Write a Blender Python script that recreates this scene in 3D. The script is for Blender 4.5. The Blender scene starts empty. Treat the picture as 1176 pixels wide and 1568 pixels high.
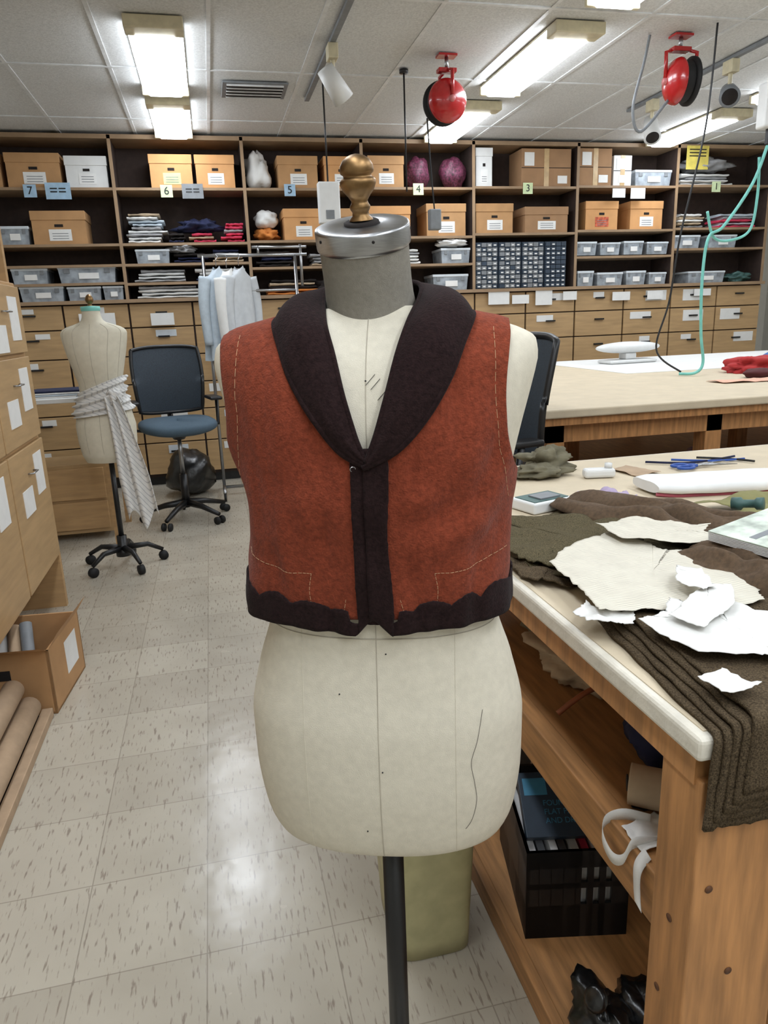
import bpy, bmesh, math, random
from mathutils import Vector, Matrix, noise, Euler
random.seed(7)
scn=bpy.context.scene
try:
    scn.view_settings.view_transform='Standard'; scn.view_settings.look='None'
except Exception: pass
H=1.46
# ------------------------------------------------------------------ camera
X=Vector((5032,483,-1100)).normalized();Y=Vector((-268,287,-1100)).normalized();Z=X.cross(Y).normalized()
cd=bpy.data.cameras.new('camera');cam=bpy.data.objects.new('camera',cd);scn.collection.objects.link(cam)
M=Matrix((X,Y,Z)).to_4x4();M.translation=Vector((0,0,H));cam.matrix_world=M
cd.sensor_fit='VERTICAL';cd.sensor_height=36;cd.lens=1100/1568*36;cd.clip_start=.02
scn.camera=cam
# ------------------------------------------------------------------ materials
def srgb(r,g,b):
    f=lambda c:(c/255/12.92) if c/255<=.04045 else ((c/255+.055)/1.055)**2.4
    return (f(r),f(g),f(b),1)
MC={}
def mat(name,rgb=(128,128,128),rough=.6,metal=0,amt=.12,nscale=20,stretch=(1,1,1),bump=0,bscale=200,spec=.5,coat=0,sheen=0,alpha=1,detail=4):
    if name in MC:return MC[name]
    m=bpy.data.materials.new(name);m.use_nodes=True;nt=m.node_tree;N=nt.nodes;K=nt.links
    p=N['Principled BSDF'];p.inputs['Roughness'].default_value=rough;p.inputs['Metallic'].default_value=metal
    p.inputs['Specular IOR Level'].default_value=spec
    p.inputs['Coat Weight'].default_value=coat;p.inputs['Sheen Weight'].default_value=sheen
    p.inputs['Alpha'].default_value=alpha
    c=srgb(*rgb);tc=N.new('ShaderNodeTexCoord')
    mp=N.new('ShaderNodeMapping');mp.inputs['Scale'].default_value=stretch;K.new(tc.outputs['Object'],mp.inputs[0])
    nz=N.new('ShaderNodeTexNoise');nz.inputs['Scale'].default_value=nscale;nz.inputs['Detail'].default_value=detail
    K.new(mp.outputs[0],nz.inputs['Vector'])
    rp=N.new('ShaderNodeValToRGB');rp.color_ramp.elements[0].position=.3;rp.color_ramp.elements[1].position=.7
    rp.color_ramp.elements[0].color=tuple(max(0,x*(1-amt)) for x in c[:3])+(1,)
    rp.color_ramp.elements[1].color=tuple(min(1,x*(1+amt)) for x in c[:3])+(1,)
    K.new(nz.outputs[0],rp.inputs[0]);K.new(rp.outputs[0],p.inputs['Base Color'])
    if bump:
        n2=N.new('ShaderNodeTexNoise');n2.inputs['Scale'].default_value=bscale;n2.inputs['Detail'].default_value=3
        K.new(mp.outputs[0],n2.inputs['Vector'])
        bp=N.new('ShaderNodeBump');bp.inputs['Strength'].default_value=bump;bp.inputs['Distance'].default_value=.002
        K.new(n2.outputs[0],bp.inputs['Height']);K.new(bp.outputs[0],p.inputs['Normal'])
    MC[name]=m;return m
def emis(name,rgb,st):
    if name in MC:return MC[name]
    m=bpy.data.materials.new(name);m.use_nodes=True;nt=m.node_tree
    p=nt.nodes['Principled BSDF'];p.inputs['Base Color'].default_value=srgb(240,240,240)
    p.inputs['Emission Color'].default_value=srgb(*rgb);p.inputs['Emission Strength'].default_value=st
    MC[name]=m;return m
def wave_over(m,scale,dirn,rgb,lo,hi,dist=0,amount=1.0):
    nt=m.node_tree;N=nt.nodes;K=nt.links;p=N['Principled BSDF']
    src=p.inputs['Base Color'].links[0].from_socket
    tc=[n for n in N if n.type=='TEX_COORD'][0]
    w=N.new('ShaderNodeTexWave');w.bands_direction=dirn;w.inputs['Scale'].default_value=scale;w.inputs['Distortion'].default_value=dist
    K.new(tc.outputs['Object'],w.inputs[0])
    mr=N.new('ShaderNodeMapRange');mr.inputs['From Min'].default_value=lo;mr.inputs['From Max'].default_value=hi
    mr.inputs['To Max'].default_value=amount
    K.new(w.outputs['Fac'],mr.inputs['Value'])
    mx=N.new('ShaderNodeMix');mx.data_type='RGBA';K.new(mr.outputs[0],mx.inputs['Factor']);K.new(src,mx.inputs['A'])
    mx.inputs['B'].default_value=srgb(*rgb);K.new(mx.outputs['Result'],p.inputs['Base Color'])
    return m
wool=mat('rust_wool',(124,58,39),.95,amt=.26,nscale=170,bump=.8,bscale=420,sheen=.08,spec=.1,detail=7)
brown=mat('dark_brown_wool',(36,24,24),.95,amt=.35,nscale=220,bump=.6,bscale=450,sheen=.04,spec=.08,detail=6)
linen=mat('cream_linen',(210,203,186),.85,amt=.05,nscale=90,bump=.35,bscale=900,spec=.2)
linen_grey=mat('grey_linen',(140,135,125),.9,amt=.09,nscale=150,bump=.5,bscale=900,spec=.2)
seamm=mat('linen_seam',(174,166,150),.9)
linen2=mat('cream_jersey',(214,208,190),.8,amt=.04,nscale=40,spec=.2)
thread=mat('cream_thread',(214,180,140),.8)
dthread=mat('dark_thread',(66,62,58),.8)
steel=mat('brushed_steel',(165,166,168),.32,1,amt=.1,nscale=60,stretch=(1,1,12))
brass=mat('aged_brass',(134,106,72),.42,1,amt=.35,nscale=40)
black=mat('black_paint',(18,18,20),.4)
blackm=mat('black_rubber',(14,14,15),.7)
shelfdark=mat('dark_shelf_back',(52,38,32),.8,amt=.2)
ply=mat('birch_plywood',(184,148,104),.5,amt=.13,nscale=5,stretch=(1,1,7),detail=6)
plyl=mat('maple_drawer_front',(180,148,106),.45,amt=.12,nscale=4,stretch=(1,1,8),detail=6)
edgew=mat('shelf_edge_wood',(150,124,96),.55,amt=.15,nscale=6)
fir=mat('fir_lumber',(172,122,74),.55,amt=.3,nscale=9,stretch=(7,7,.7),detail=8)
firh=mat('fir_plank',(166,120,74),.55,amt=.3,nscale=9,stretch=(7,.7,7),detail=8)
knot=mat('wood_knot',(92,56,30),.6)
canvas=mat('canvas_table_cover',(205,190,164),.7,amt=.06,nscale=12,bump=.3,bscale=300)
padw=mat('padded_white_edge',(216,210,196),.4,amt=.08,nscale=30,bump=1,bscale=50)
white=mat('white_paper',(228,228,226),.7,amt=.03)
offw=mat('white_plastic',(220,221,220),.4,amt=.03)
card=mat('kraft_cardboard',(180,138,94),.8,amt=.1,nscale=8)
card2=mat('brown_carton',(158,122,88),.8,amt=.1,nscale=8)
cardo=mat('orange_cardboard',(202,150,98),.8,amt=.08,nscale=8)
dark=mat('dark_void',(30,24,22),.9)
clear=mat('clear_plastic_bin',(150,158,166),.25,amt=.35,nscale=14,spec=.6)
clear2=mat('clear_bin_lid',(205,212,218),.3,amt=.05)
greyp=mat('grey_plastic',(120,124,128),.5)
navy=mat('navy_fabric',(24,30,62),.9,amt=.3)
steelblue=mat('navy_cabinet',(46,60,76),.5)
redp=mat('red_enamel',(170,26,28),.25,coat=.4)
teal=mat('teal_hose',(120,196,186),.5)
tweed=mat('brown_tweed',(82,70,54),.95,amt=.6,nscale=420,bump=.8,bscale=500,spec=.1)
tweed2=mat('olive_tweed',(88,80,60),.95,amt=.55,nscale=380,bump=.8,bscale=500,spec=.1)
brownfab=mat('brown_felt',(88,70,52),.95,amt=.25,nscale=120,bump=.4,bscale=500)
khaki=mat('khaki_cloth',(104,98,78),.9,amt=.25,nscale=30)
pattern=wave_over(mat('printed_pattern_paper',(216,210,194),.8,amt=.06,nscale=30,bump=.5,bscale=60),60,'DIAGONAL',(136,132,126),.6,1,0.3,.5)
tissue=mat('white_muslin',(222,221,217),.85,amt=.05,nscale=40,bump=.4,bscale=120)
lav=mat('lavender_cloth',(178,162,190),.85)
greyc=mat('grey_cloth',(150,150,152),.9,amt=.15)
lblue=mat('pale_blue_shirt',(190,202,212),.85,amt=.08,nscale=30)
chairc=mat('blue_upholstery',(70,88,102),.85,amt=.15,nscale=200)
meshc=mat('dark_mesh',(44,54,64),.7,amt=.5,nscale=300)
beigep=mat('beige_plastic',(178,172,130),.5)
fix=mat('fixture_cream',(205,196,166),.4)
lens=emis('fluorescent_lens',(240,247,255),18)
tbar=mat('white_tbar',(214,216,216),.4)
tan=mat('tan_cloth',(176,156,130),.85,amt=.12)
kraft=mat('kraft_roll_paper',(176,150,122),.75,amt=.1)
pink=mat('pink_cloth',(214,60,92),.85)
orange=mat('orange_cloth',(200,122,54),.85)
yellow=mat('yellow_sign',(214,196,96),.7)
green=mat('green_plastic',(60,92,88),.5)
purple=mat('magenta_bag',(84,34,56),.6,amt=.8,nscale=60)
wallm=mat('wall_paint',(205,202,192),.8,amt=.03)
bookb=mat('dark_blue_book',(38,52,66),.4);bookt=mat('teal_book',(60,120,150),.4)
bagm=mat('black_bin_bag',(12,12,13),.28,bump=.8,bscale=30,spec=.7)
pinkp=mat('pink_paper',(226,176,152),.8)
redc=mat('red_cloth',(170,44,44),.85);bluep=mat('blue_plastic',(40,80,160),.4)
stripe=wave_over(mat('striped_cotton',(222,221,218),.85,amt=.05),16,'DIAGONAL',(150,152,158),.8,.98,1.5,.6)
def floor_mat():
    m=bpy.data.materials.new('vinyl_floor_tile');m.use_nodes=True;nt=m.node_tree;N=nt.nodes;K=nt.links
    p=N['Principled BSDF'];tc=N.new('ShaderNodeTexCoord');sp=N.new('ShaderNodeSeparateXYZ');K.new(tc.outputs['Object'],sp.inputs[0])
    def math_(op,a,b=None):
        n=N.new('ShaderNodeMath');n.operation=op
        K.new(a,n.inputs[0])
        if b is not None:
            if isinstance(b,(int,float)):n.inputs[1].default_value=b
            else:K.new(b,n.inputs[1])
        return n.outputs[0]
    T=.305
    def gl(s,o):
        a=math_('ADD',s,o);a=math_('DIVIDE',a,T);fr=math_('FRACT',a);d=math_('SUBTRACT',fr,.5);d=math_('ABSOLUTE',d)
        return math_('GREATER_THAN',d,.495),math_('FLOOR',a)
    gx,fx=gl(sp.outputs[0],.145+10*T);gy,fy=gl(sp.outputs[1],.06+10*T)
    g=math_('MAXIMUM',gx,gy);g=math_('MULTIPLY',g,.6)
    cb=N.new('ShaderNodeCombineXYZ');K.new(fx,cb.inputs[0]);K.new(fy,cb.inputs[1])
    wn=N.new('ShaderNodeTexWhiteNoise');wn.noise_dimensions='2D';K.new(cb.outputs[0],wn.inputs['Vector'])
    mp=N.new('ShaderNodeMapping');mp.inputs['Scale'].default_value=(120,18,1);K.new(tc.outputs['Object'],mp.inputs[0])
    nz=N.new('ShaderNodeTexNoise');nz.inputs['Scale'].default_value=1;nz.inputs['Detail'].default_value=3;K.new(mp.outputs[0],nz.inputs['Vector'])
    fl=N.new('ShaderNodeMapRange');fl.inputs['From Min'].default_value=.58;fl.inputs['From Max'].default_value=.68;fl.inputs['To Max'].default_value=.75;K.new(nz.outputs[0],fl.inputs['Value'])
    n2=N.new('ShaderNodeTexNoise');n2.inputs['Scale'].default_value=5;n2.inputs['Detail'].default_value=5;K.new(tc.outputs['Object'],n2.inputs['Vector'])
    r=N.new('ShaderNodeValToRGB');r.color_ramp.elements[0].color=srgb(162,154,140);r.color_ramp.elements[1].color=srgb(192,185,170)
    a=math_('MULTIPLY',wn.outputs['Value'],.5);b=math_('MULTIPLY',n2.outputs[0],.6);s=math_('ADD',a,b);K.new(s,r.inputs[0])
    m1=N.new('ShaderNodeMix');m1.data_type='RGBA';K.new(fl.outputs[0],m1.inputs['Factor']);K.new(r.outputs[0],m1.inputs['A']);m1.inputs['B'].default_value=srgb(128,116,104)
    m2=N.new('ShaderNodeMix');m2.data_type='RGBA';K.new(g,m2.inputs['Factor']);K.new(m1.outputs['Result'],m2.inputs['A']);m2.inputs['B'].default_value=srgb(126,118,106)
    K.new(m2.outputs['Result'],p.inputs['Base Color'])
    rr=N.new('ShaderNodeMapRange');rr.inputs['To Min'].default_value=.12;rr.inputs['To Max'].default_value=.34;K.new(n2.outputs[0],rr.inputs['Value']);K.new(rr.outputs[0],p.inputs['Roughness'])
    p.inputs['Specular IOR Level'].default_value=.55
    n3=N.new('ShaderNodeTexNoise');n3.inputs['Scale'].default_value=9;K.new(tc.outputs['Object'],n3.inputs['Vector'])
    bp=N.new('ShaderNodeBump');bp.inputs['Strength'].default_value=.15;bp.inputs['Distance'].default_value=.01;K.new(n3.outputs[0],bp.inputs['Height']);K.new(bp.outputs[0],p.inputs['Normal'])
    return m
floorm=floor_mat()
ceilm=mat('acoustic_ceiling_tile',(206,207,206),.9,amt=.14,nscale=90,bump=.5,bscale=160,detail=8)
# ------------------------------------------------------------------ builder
class B:
    def __init__(s):s.v=[];s.f=[];s.mi=[];s.sm=[];s.ms=[]
    def add(s,vs,fs,m,smooth=False):
        if m not in s.ms:s.ms.append(m)
        k=s.ms.index(m);o=len(s.v);s.v+=[tuple(v) for v in vs]
        for f in fs:
            s.f.append([i+o for i in f]);s.mi.append(k);s.sm.append(smooth)
    def box(s,x0,x1,y0,y1,z0,z1,m,bev=0,T=None):
        if bev:
            bm=bmesh.new();bmesh.ops.create_cube(bm,size=1)
            for v in bm.verts:v.co=Vector(((x0+x1)/2+v.co.x*(x1-x0),(y0+y1)/2+v.co.y*(y1-y0),(z0+z1)/2+v.co.z*(z1-z0)))
            bmesh.ops.bevel(bm,geom=bm.edges[:],offset=bev,segments=3,affect='EDGES',profile=.5)
            bm.verts.index_update();vs=[v.co.copy() for v in bm.verts];fs=[[v.index for v in f.verts] for f in bm.faces];bm.free()
        else:
            vs=[Vector((x,y,z)) for x in(x0,x1) for y in(y0,y1) for z in(z0,z1)]
            fs=[(0,1,3,2),(4,6,7,5),(0,4,5,1),(2,3,7,6),(0,2,6,4),(1,5,7,3)]
        if T:vs=[T@v for v in vs]
        s.add(vs,fs,m,False)
    def grid(s,fn,nu,nv,m,cu=False,cv=False,smooth=True,flip=False):
        vs=[fn(i/(nu if cu else nu-1),j/(nv if cv else nv-1)) for i in range(nu) for j in range(nv)]
        fs=[]
        for i in range(nu if cu else nu-1):
            for j in range(nv if cv else nv-1):
                a=i*nv+j;b=((i+1)%nu)*nv+j;c=((i+1)%nu)*nv+(j+1)%nv;d=i*nv+(j+1)%nv
                fs.append((a,d,c,b) if flip else (a,b,c,d))
        s.add(vs,fs,m,smooth)
    def lathe(s,prof,T,m,n=32,smooth=True):
        s.grid(lambda u,v:T@Vector((pr(prof,v)[0]*math.cos(2*math.pi*u),pr(prof,v)[0]*math.sin(2*math.pi*u),pr(prof,v)[1])),n,len(prof),m,cu=True,smooth=smooth)
    def tube(s,pts,r,m,n=8,caps=True):
        pts=[Vector(p) for p in pts];R=r if isinstance(r,(list,tuple)) else [r]*len(pts)
        vs=[];fs=[];ref=None
        for i,p in enumerate(pts):
            t=(pts[min(i+1,len(pts)-1)]-pts[max(i-1,0)])
            if t.length<1e-9:t=Vector((0,0,1))
            t.normalize()
            if ref is None:
                ref=t.orthogonal().normalized()
            ref=(ref-t*ref.dot(t));ref=ref.normalized() if ref.length>1e-6 else t.orthogonal().normalized()
            q=t.cross(ref)
            for k in range(n):
                a=2*math.pi*k/n;vs.append(p+(ref*math.cos(a)+q*math.sin(a))*R[i])
        for i in range(len(pts)-1):
            for k in range(n):
                fs.append((i*n+k,i*n+(k+1)%n,(i+1)*n+(k+1)%n,(i+1)*n+k))
        if caps:
            fs.append(tuple(reversed(range(n))));fs.append(tuple((len(pts)-1)*n+k for k in range(n)))
        s.add(vs,fs,m,n>6)
    def cyl(s,p0,p1,r0,m,r1=None,n=20):s.tube([p0,p1],[r0,r1 if r1 is not None else r0],m,n)
    def blob(s,c,r,m,amp=.15,fr=6,n=20,seed=0,flat=True):
        c=Vector(c)
        def fn(u,v):
            th=2*math.pi*u;ph=math.pi*(v-.5)
            d=Vector((math.cos(ph)*math.cos(th),math.cos(ph)*math.sin(th),math.sin(ph)))
            k=1+amp*(noise.noise(d*fr*.35+Vector((seed,0,0)))*1.4+.7*abs(noise.noise(d*fr+Vector((0,seed,0)))))
            p=Vector((d.x*r[0],d.y*r[1],d.z*r[2]))*k
            if flat and p.z<-r[2]*.9:p.z=-r[2]*.9
            return c+p
        s.grid(fn,n*2,n,m,cu=True)
    def poly(s,out,z,m,amp=.004,fr=7,seed=0,jag=.003,k=12,rings=16,edge=None,tilt=(0,0),crease=0):
        pts=[Vector((p[0],p[1],0)) for p in out];n=len(pts);ol=[]
        for i in range(n):
            a,b_=pts[i],pts[(i+1)%n]
            for j in range(k):
                p=a.lerp(b_,j/k);ol.append(p+Vector((noise.noise(p*45+Vector((0,0,seed))),noise.noise(p*45+Vector((0,9,seed))),0))*jag*(0 if j==0 else 1)+Vector((noise.noise(p*160+Vector((0,0,seed))),noise.noise(p*160+Vector((0,9,seed))),0))*jag*.8)
        c=sum(pts,Vector())/n
        def fn(u,v):
            p=c.lerp(ol[int(round(u*len(ol)))%len(ol)],v)
            q=Vector((p.x*fr,p.y*fr,seed))
            p.z=z+abs(noise.noise(q))*amp*1.8+abs(noise.noise(q*2.7))*amp*.5+tilt[0]*(p.x-c.x)+tilt[1]*(p.y-c.y)
            if crease:p.z+=crease*(1-abs(noise.noise(q*3.5))*4 if abs(noise.noise(q*3.5))<.25 else 0)
            if edge is not None and p.x<edge:
                d=edge-p.x;p.z-=d*.95;p.x=edge-.004-d*.15
            return p
        s.grid(fn,len(ol),rings,m,cu=True)
    def obj(s,name,parent=None,solid=0,off=0):
        me=bpy.data.meshes.new(name);me.from_pydata(s.v,[],s.f)
        for m in s.ms:me.materials.append(m)
        me.polygons.foreach_set('material_index',s.mi);me.polygons.foreach_set('use_smooth',s.sm);me.update()
        o=bpy.data.objects.new(name,me);scn.collection.objects.link(o)
        if parent:o.parent=parent
        if solid:
            md=o.modifiers.new('thickness','SOLIDIFY');md.thickness=solid;md.offset=off
        return o
def pr(prof,v):
    return prof[min(len(prof)-1,int(round(v*(len(prof)-1))))]
def lerp(a,b,t):return a+(b-a)*t
def interp(tab,x):
    if x<=tab[0][0]:return tab[0][1]
    for i in range(len(tab)-1):
        if x<=tab[i+1][0]:
            t=(x-tab[i][0])/(tab[i+1][0]-tab[i][0]);return lerp(tab[i][1],tab[i+1][1],t)
    return tab[-1][1]
def cr(pts,t):
    n=len(pts)-1;f=t*n;i=min(int(f),n-1);u=f-i
    p0=pts[max(i-1,0)];p1=pts[i];p2=pts[i+1];p3=pts[min(i+2,n)]
    return .5*((2*p1)+(p2-p0)*u+(2*p0-5*p1+4*p2-p3)*u*u+(3*p1-p0-3*p2+p3)*u**3)
def curve(pts,n=24):
    pts=[Vector(p) for p in pts];return [cr(pts,i/(n-1)) for i in range(n)]
def sm(a,b,x):
    t=max(0,min(1,(x-a)/(b-a)));return t*t*(3-2*t)
def RZ(cx,cy,ang,cz=0):return Matrix.Translation((cx,cy,cz))@Matrix.Rotation(ang,4,'Z')
# ------------------------------------------------------------------ room
CE=3.06
XL,XR,YF,YB=-1.8,6.3,-2.6,7.42
b=B();b.box(XL,XR,YF,YB,-.05,0,floorm);b.obj('floor')
b=B();b.box(XL,XR,YF,YB,CE,CE+.05,ceilm)
x=.15-.61*3
while x<XR:
    b.box(x-.012,x+.012,YF,YB,CE-.006,CE,tbar);x+=.61
y=5.37-1.22*6
while y<YB:
    b.box(XL,XR,y-.012,y+.012,CE-.007,CE,tbar);y+=1.22
b.obj('ceiling')
b=B();b.box(XL-.1,XL,YF,YB,0,CE,wallm);b.obj('wall_left')
b=B();b.box(XR,XR+.1,YF,YB,0,CE,wallm);b.obj('wall_right')
b=B();b.box(XL,XR,YB,YB+.1,0,CE,wallm);b.obj('wall_back')
b=B();b.box(XL,XR,YF-.1,YF,0,CE,wallm);b.obj('wall_front')
def fixture(x0,y0,L=1.07,w=.3):
    b=B();x1=x0+w;y1=y0+L
    b.box(x0-.005,x1+.005,y0-.13,y0,CE-.07,CE-.007,fix,.006);b.box(x0-.005,x1+.005,y1,y1+.03,CE-.07,CE-.007,fix,.006)
    b.box(x0,x1,y0,y1,CE-.02,CE-.007,fix)
    prof=[(x0,CE-.02),(x0+.01,CE-.05),(x0+.05,CE-.078),(x1-.05,CE-.078),(x1-.01,CE-.05),(x1,CE-.02)]
    b.grid(lambda u,v:Vector((pr(prof,v)[0],lerp(y0,y1,u),pr(prof,v)[1])),2,6,lens,smooth=False,flip=True)
    b.obj('fluorescent_ceiling_light')
for y0 in (-1.6,.1,1.75,4.63,6.05):
    fixture(-.29,y0,.85 if y0==6.05 else 1.07)
for y0 in (-1.4,.5,2.85,4.4):fixture(2.07,y0)
fixture(2.07,5.95,.95)
for y0 in (.5,2.6,4.4):fixture(4.33,y0)
fixture(4.33,5.95,.95)
fixture(.9,-2.2);fixture(.9,-.75)  # extra unseen fixtures, added to brighten the form's front and the shelves
b=B();b.box(.24,.69,5.55,5.9,CE-.02,CE-.0075,greyp,.003)
for i in range(9):
    b.box(.27,.66,5.58+i*.034,5.592+i*.034,CE-.03,CE-.02,dark if i%2 else tbar)
b.obj('ceiling_air_vent')
# ------------------------------------------------------------------ back shelving
UX=[-1.78,-.68,.42,1.49,2.57,3.65,4.75,5.85]
b=B();Z0=1.70
b.box(UX[0],UX[-1],7.36,7.40,Z0,3.03,shelfdark)
for i,x in enumerate(UX):
    b.box(x-.012,x+.012,7.0,7.36,Z0,3.03,shelfdark);b.box(x-.014,x+.014,6.992,7.0,Z0,3.03,edgew)
b.box(UX[0],UX[-1],6.992,7.36,3.0,3.035,edgew)
rows={0:[2.62,2.17,2.0,1.85],1:[2.62,2.17,2.0,1.84],2:[2.62,2.18,1.95],3:[2.63,2.2,1.95],4:[2.64,2.22],5:[2.65,2.24,1.99],6:[2.66,2.25,2.05]}
for i in range(7):
    for z in rows[i]:b.box(UX[i]+.012,UX[i+1]-.012,6.995,7.36,z-.022,z,edgew)
b.box(UX[0]-.01,UX[-1],6.93,7.40,Z0-.03,Z0,edgew)
b.obj('storage_shelving')
b=B()
b.box(UX[0],UX[-1],7.0,7.40,.08,Z0-.03,shelfdark);b.box(UX[0],UX[-1],7.03,7.40,0,.08,black)
for i in range(7):
    w=(UX[i+1]-UX[i])/2
    for k in range(2):
        x0=UX[i]+k*w+.008;x1=x0+w-.016;z=Z0-.04
        for hgt in (.21,.25,.25,.25,.3,.3):
            b.box(x0,x1,6.975,7.0,z-hgt+.01,z,plyl,.004)
            xc=(x0+x1)/2
            b.box(xc-.05,xc+.05,6.955,6.975,z-.085,z-.07,black)
            r=random.random()
            if r<.75:
                lw=random.choice([.06,.09,.12]);lx=xc+random.uniform(-.1,.1)
                b.box(lx-lw,lx+lw,6.97,6.975,z-.03-lw*random.uniform(.5,.9),z-.02,random.choice([white,white,white,clear2]))
            z-=hgt
b.obj('drawer_cabinet')
def filebox(x,z,w,h=.27,d=.33,m=card,label=True,y=7.02,lm=None):
    b=B();b.box(x,x+w,y,y+d,z,z+h-.01,m);b.box(x-.006,x+w+.006,y-.006,y+d+.006,z+h-.075,z+h,m,.004)
    if label:b.box(x+w*.3,x+w*.72,y-.002,y,z+.03,z+h*.45,lm or white)
    b.box(x+w*.42,x+w*.58,y-.003,y,z+h*.52,z+h*.60,dark)
    if label:
        for k in range(3):b.box(x+w*.36,x+w*.66,y-.003,y-.002,z+.045+k*.02,z+.05+k*.02,greyp)
    b.obj('cardboard_file_box')
def bx(i,f):return lerp(UX[i],UX[i+1],f)
def fb(i,f0,f1,z,**k):filebox(bx(i,f0),z,bx(i,f1)-bx(i,f0),**k)
fb(0,.02,.2,2.62);fb(0,.24,.62,2.62);fb(0,.66,.96,2.62,m=offw,h=.25)
fb(0,.36,.75,2.17)
fb(1,.28,.6,2.62,m=cardo,lm=mat('green_label',(196,214,150),.7));fb(1,.63,.93,2.62,m=cardo)
fb(2,.29,.62,2.62);fb(2,.68,.97,2.62,m=cardo);fb(2,.31,.64,2.18,m=cardo);fb(2,.72,.97,2.18)
fb(3,.06,.37,2.63);fb(3,.04,.42,2.2,m=cardo);fb(3,.57,.93,2.2,h=.29)
fb(4,.03,.38,2.22,m=card);fb(4,.5,.92,2.22,h=.24,m=card2)
fb(5,.1,.42,2.24,m=cardo,lm=mat('fruit_print',(190,90,60),.7,amt=.5,nscale=40));fb(5,.55,.88,2.24,m=cardo)
fb(4,.03,.18,2.64,m=offw,h=.34)
def carton(x0,x1,z,h,m=card2,name='shipping_carton'):
    b=B();b.box(x0,x1,7.02,7.33,z,z+h,m,.004);xc=(x0+x1)/2
    b.box(xc-.025,xc+.025,7.018,7.02,z,z+h,mat('packing_tape',(196,166,120),.3));b.box(x0,x1,7.0185,7.02,z+h*.5-.003,z+h*.5+.003,dark)
    b.box(x0+.03,x0+.13,7.017,7.02,z+h*.55,z+h*.9,white);b.box(x1-.14,x1-.04,7.017,7.02,z+.03,z+.1,white)
    b.obj(name)
carton(bx(4,.46),bx(4,.94),2.64,.34);carton(bx(5,.02),bx(5,.34),2.65,.34);carton(bx(5,.36),bx(5,.54),2.65,.28,offw)
def bin_(x,z,w,h=.13,d=.3,y=7.02,m=None):
    b=B()
    def fn(u,v):
        k=.94+.06*v;a=[(0,0),(1,0),(1,1),(0,1)];p=a[int(u*4+.001)%4]
        return Vector((x+w/2+(p[0]-.5)*w*k,y+d/2+(p[1]-.5)*d*k,z+v*h*.86))
    b.grid(fn,4,5,m or clear,cu=True,smooth=False);b.box(x+w*.04,x+w*.96,y+d*.04,y+d*.96,z,z+.01,m or clear)
    b.box(x-.005,x+w+.005,y-.005,y+d+.005,z+h*.84,z+h,clear2,.005)
    b.box(x+w*.35,x+w*.7,y-.002,y+.004,z+h*.25,z+h*.6,white)
    b.box(x+w*.1,x+w*.2,y-.004,y+.004,z+h*.6,z+h*.9,greyp);b.box(x+w*.8,x+w*.9,y-.004,y+.004,z+h*.6,z+h*.9,greyp)
    b.obj('plastic_storage_bin')
for (i,f0,f1,z,h) in [(0,.16,.42,1.85,.13),(0,.5,.93,1.85,.14),(0,.2,.52,1.70,.13),(0,.55,.8,1.70,.12),(0,.82,.97,1.70,.12),(0,.12,.33,2.17,.15),
 (1,.1,.36,2.0,.12),(5,.02,.22,2.0,.13),(5,.26,.46,2.0,.12),(5,.5,.7,2.0,.13),(5,.74,.96,2.0,.12),(5,.04,.2,1.70,.15),(5,.24,.5,1.70,.13),(5,.54,.74,1.70,.14),(5,.78,.96,1.70,.12),
 (5,.58,.95,2.65,.15),(3,.7,.97,1.95,.14),(3,.62,.95,1.70,.15),(3,.1,.4,1.70,.15),(6,.02,.3,2.05,.13),(6,.4,.7,2.05,.13),(6,.2,.6,1.70,.12)]:
    bin_(bx(i,f0),z,bx(i,f1)-bx(i,f0),h)
def stack(x0,x1,z,n,cols,name='folded_fabric_stack',th=.028,y0=7.03,y1=7.3):
    b=B()
    for k in range(n):
        j=random.uniform(-.025,.025);m=random.choice(cols);ws=random.uniform(.78,1.05)
        zz=z+k*th
        def fn(u,v,zz=zz,j=j,k=k):
            a=2*math.pi*v;cx=(x0+x1)/2+j;w=(x1-x0)/2*ws*(.95+.12*noise.noise(Vector((k,u*3,x0*7))))
            return Vector((cx+(u*2-1)*w,lerp(y0,y1,.5-.5*math.cos(a))+j*.5,max(z+.001,zz+th*.5+math.copysign(abs(math.sin(a))**.6,math.sin(a))*th*.48+.010*noise.noise(Vector((u*5,v*4,k))))))
        b.grid(fn,10,14,m,cv=True,flip=False)
        for e in (0,1):
            b.add([fn(e,v/14) for v in range(14)],[tuple(range(14))],m)
    return b.obj(name)
wh=[white,offw,greyc,lblue,tan];dk=[dark,greyc,navy,white]
stack(bx(1,.05),bx(1,.34),2.17,9,wh);stack(bx(1,.36),bx(1,.5),2.17,3,dk);stack(bx(1,.55),bx(1,.75),2.17,3,[tan,pink,white]);stack(bx(1,.8),bx(1,.97),2.17,6,[pink,pink,greyc])
stack(bx(1,.4),bx(1,.66),2.0,3,[navy,dark]);stack(bx(1,.7),bx(1,.95),2.0,4,[navy,tan,greyc])
stack(bx(1,.06),bx(1,.5),1.84,4,wh);stack(bx(1,.55),bx(1,.95),1.84,4,[dark,navy,redc,white]);stack(bx(1,.08),bx(1,.6),1.70,4,wh);stack(bx(1,.65),bx(1,.95),1.70,3,dk)
stack(bx(2,.05),bx(2,.4),1.95,5,[navy,dark,white]);stack(bx(2,.5),bx(2,.9),1.95,4,[greyc,dark,tan]);stack(bx(2,.1),bx(2,.6),1.7,5,[orange,tan,dark])
stack(bx(3,.1),bx(3,.5),1.95,5,[greyc,lblue,white]);stack(bx(6,.05),bx(6,.35),2.25,5,[greyc,white,tan]);stack(bx(6,.5),bx(6,.9),2.25,5,[lblue,greyc,pink])
stack(bx(6,.05),bx(6,.6),2.66,4,[greyc,white]);
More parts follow.
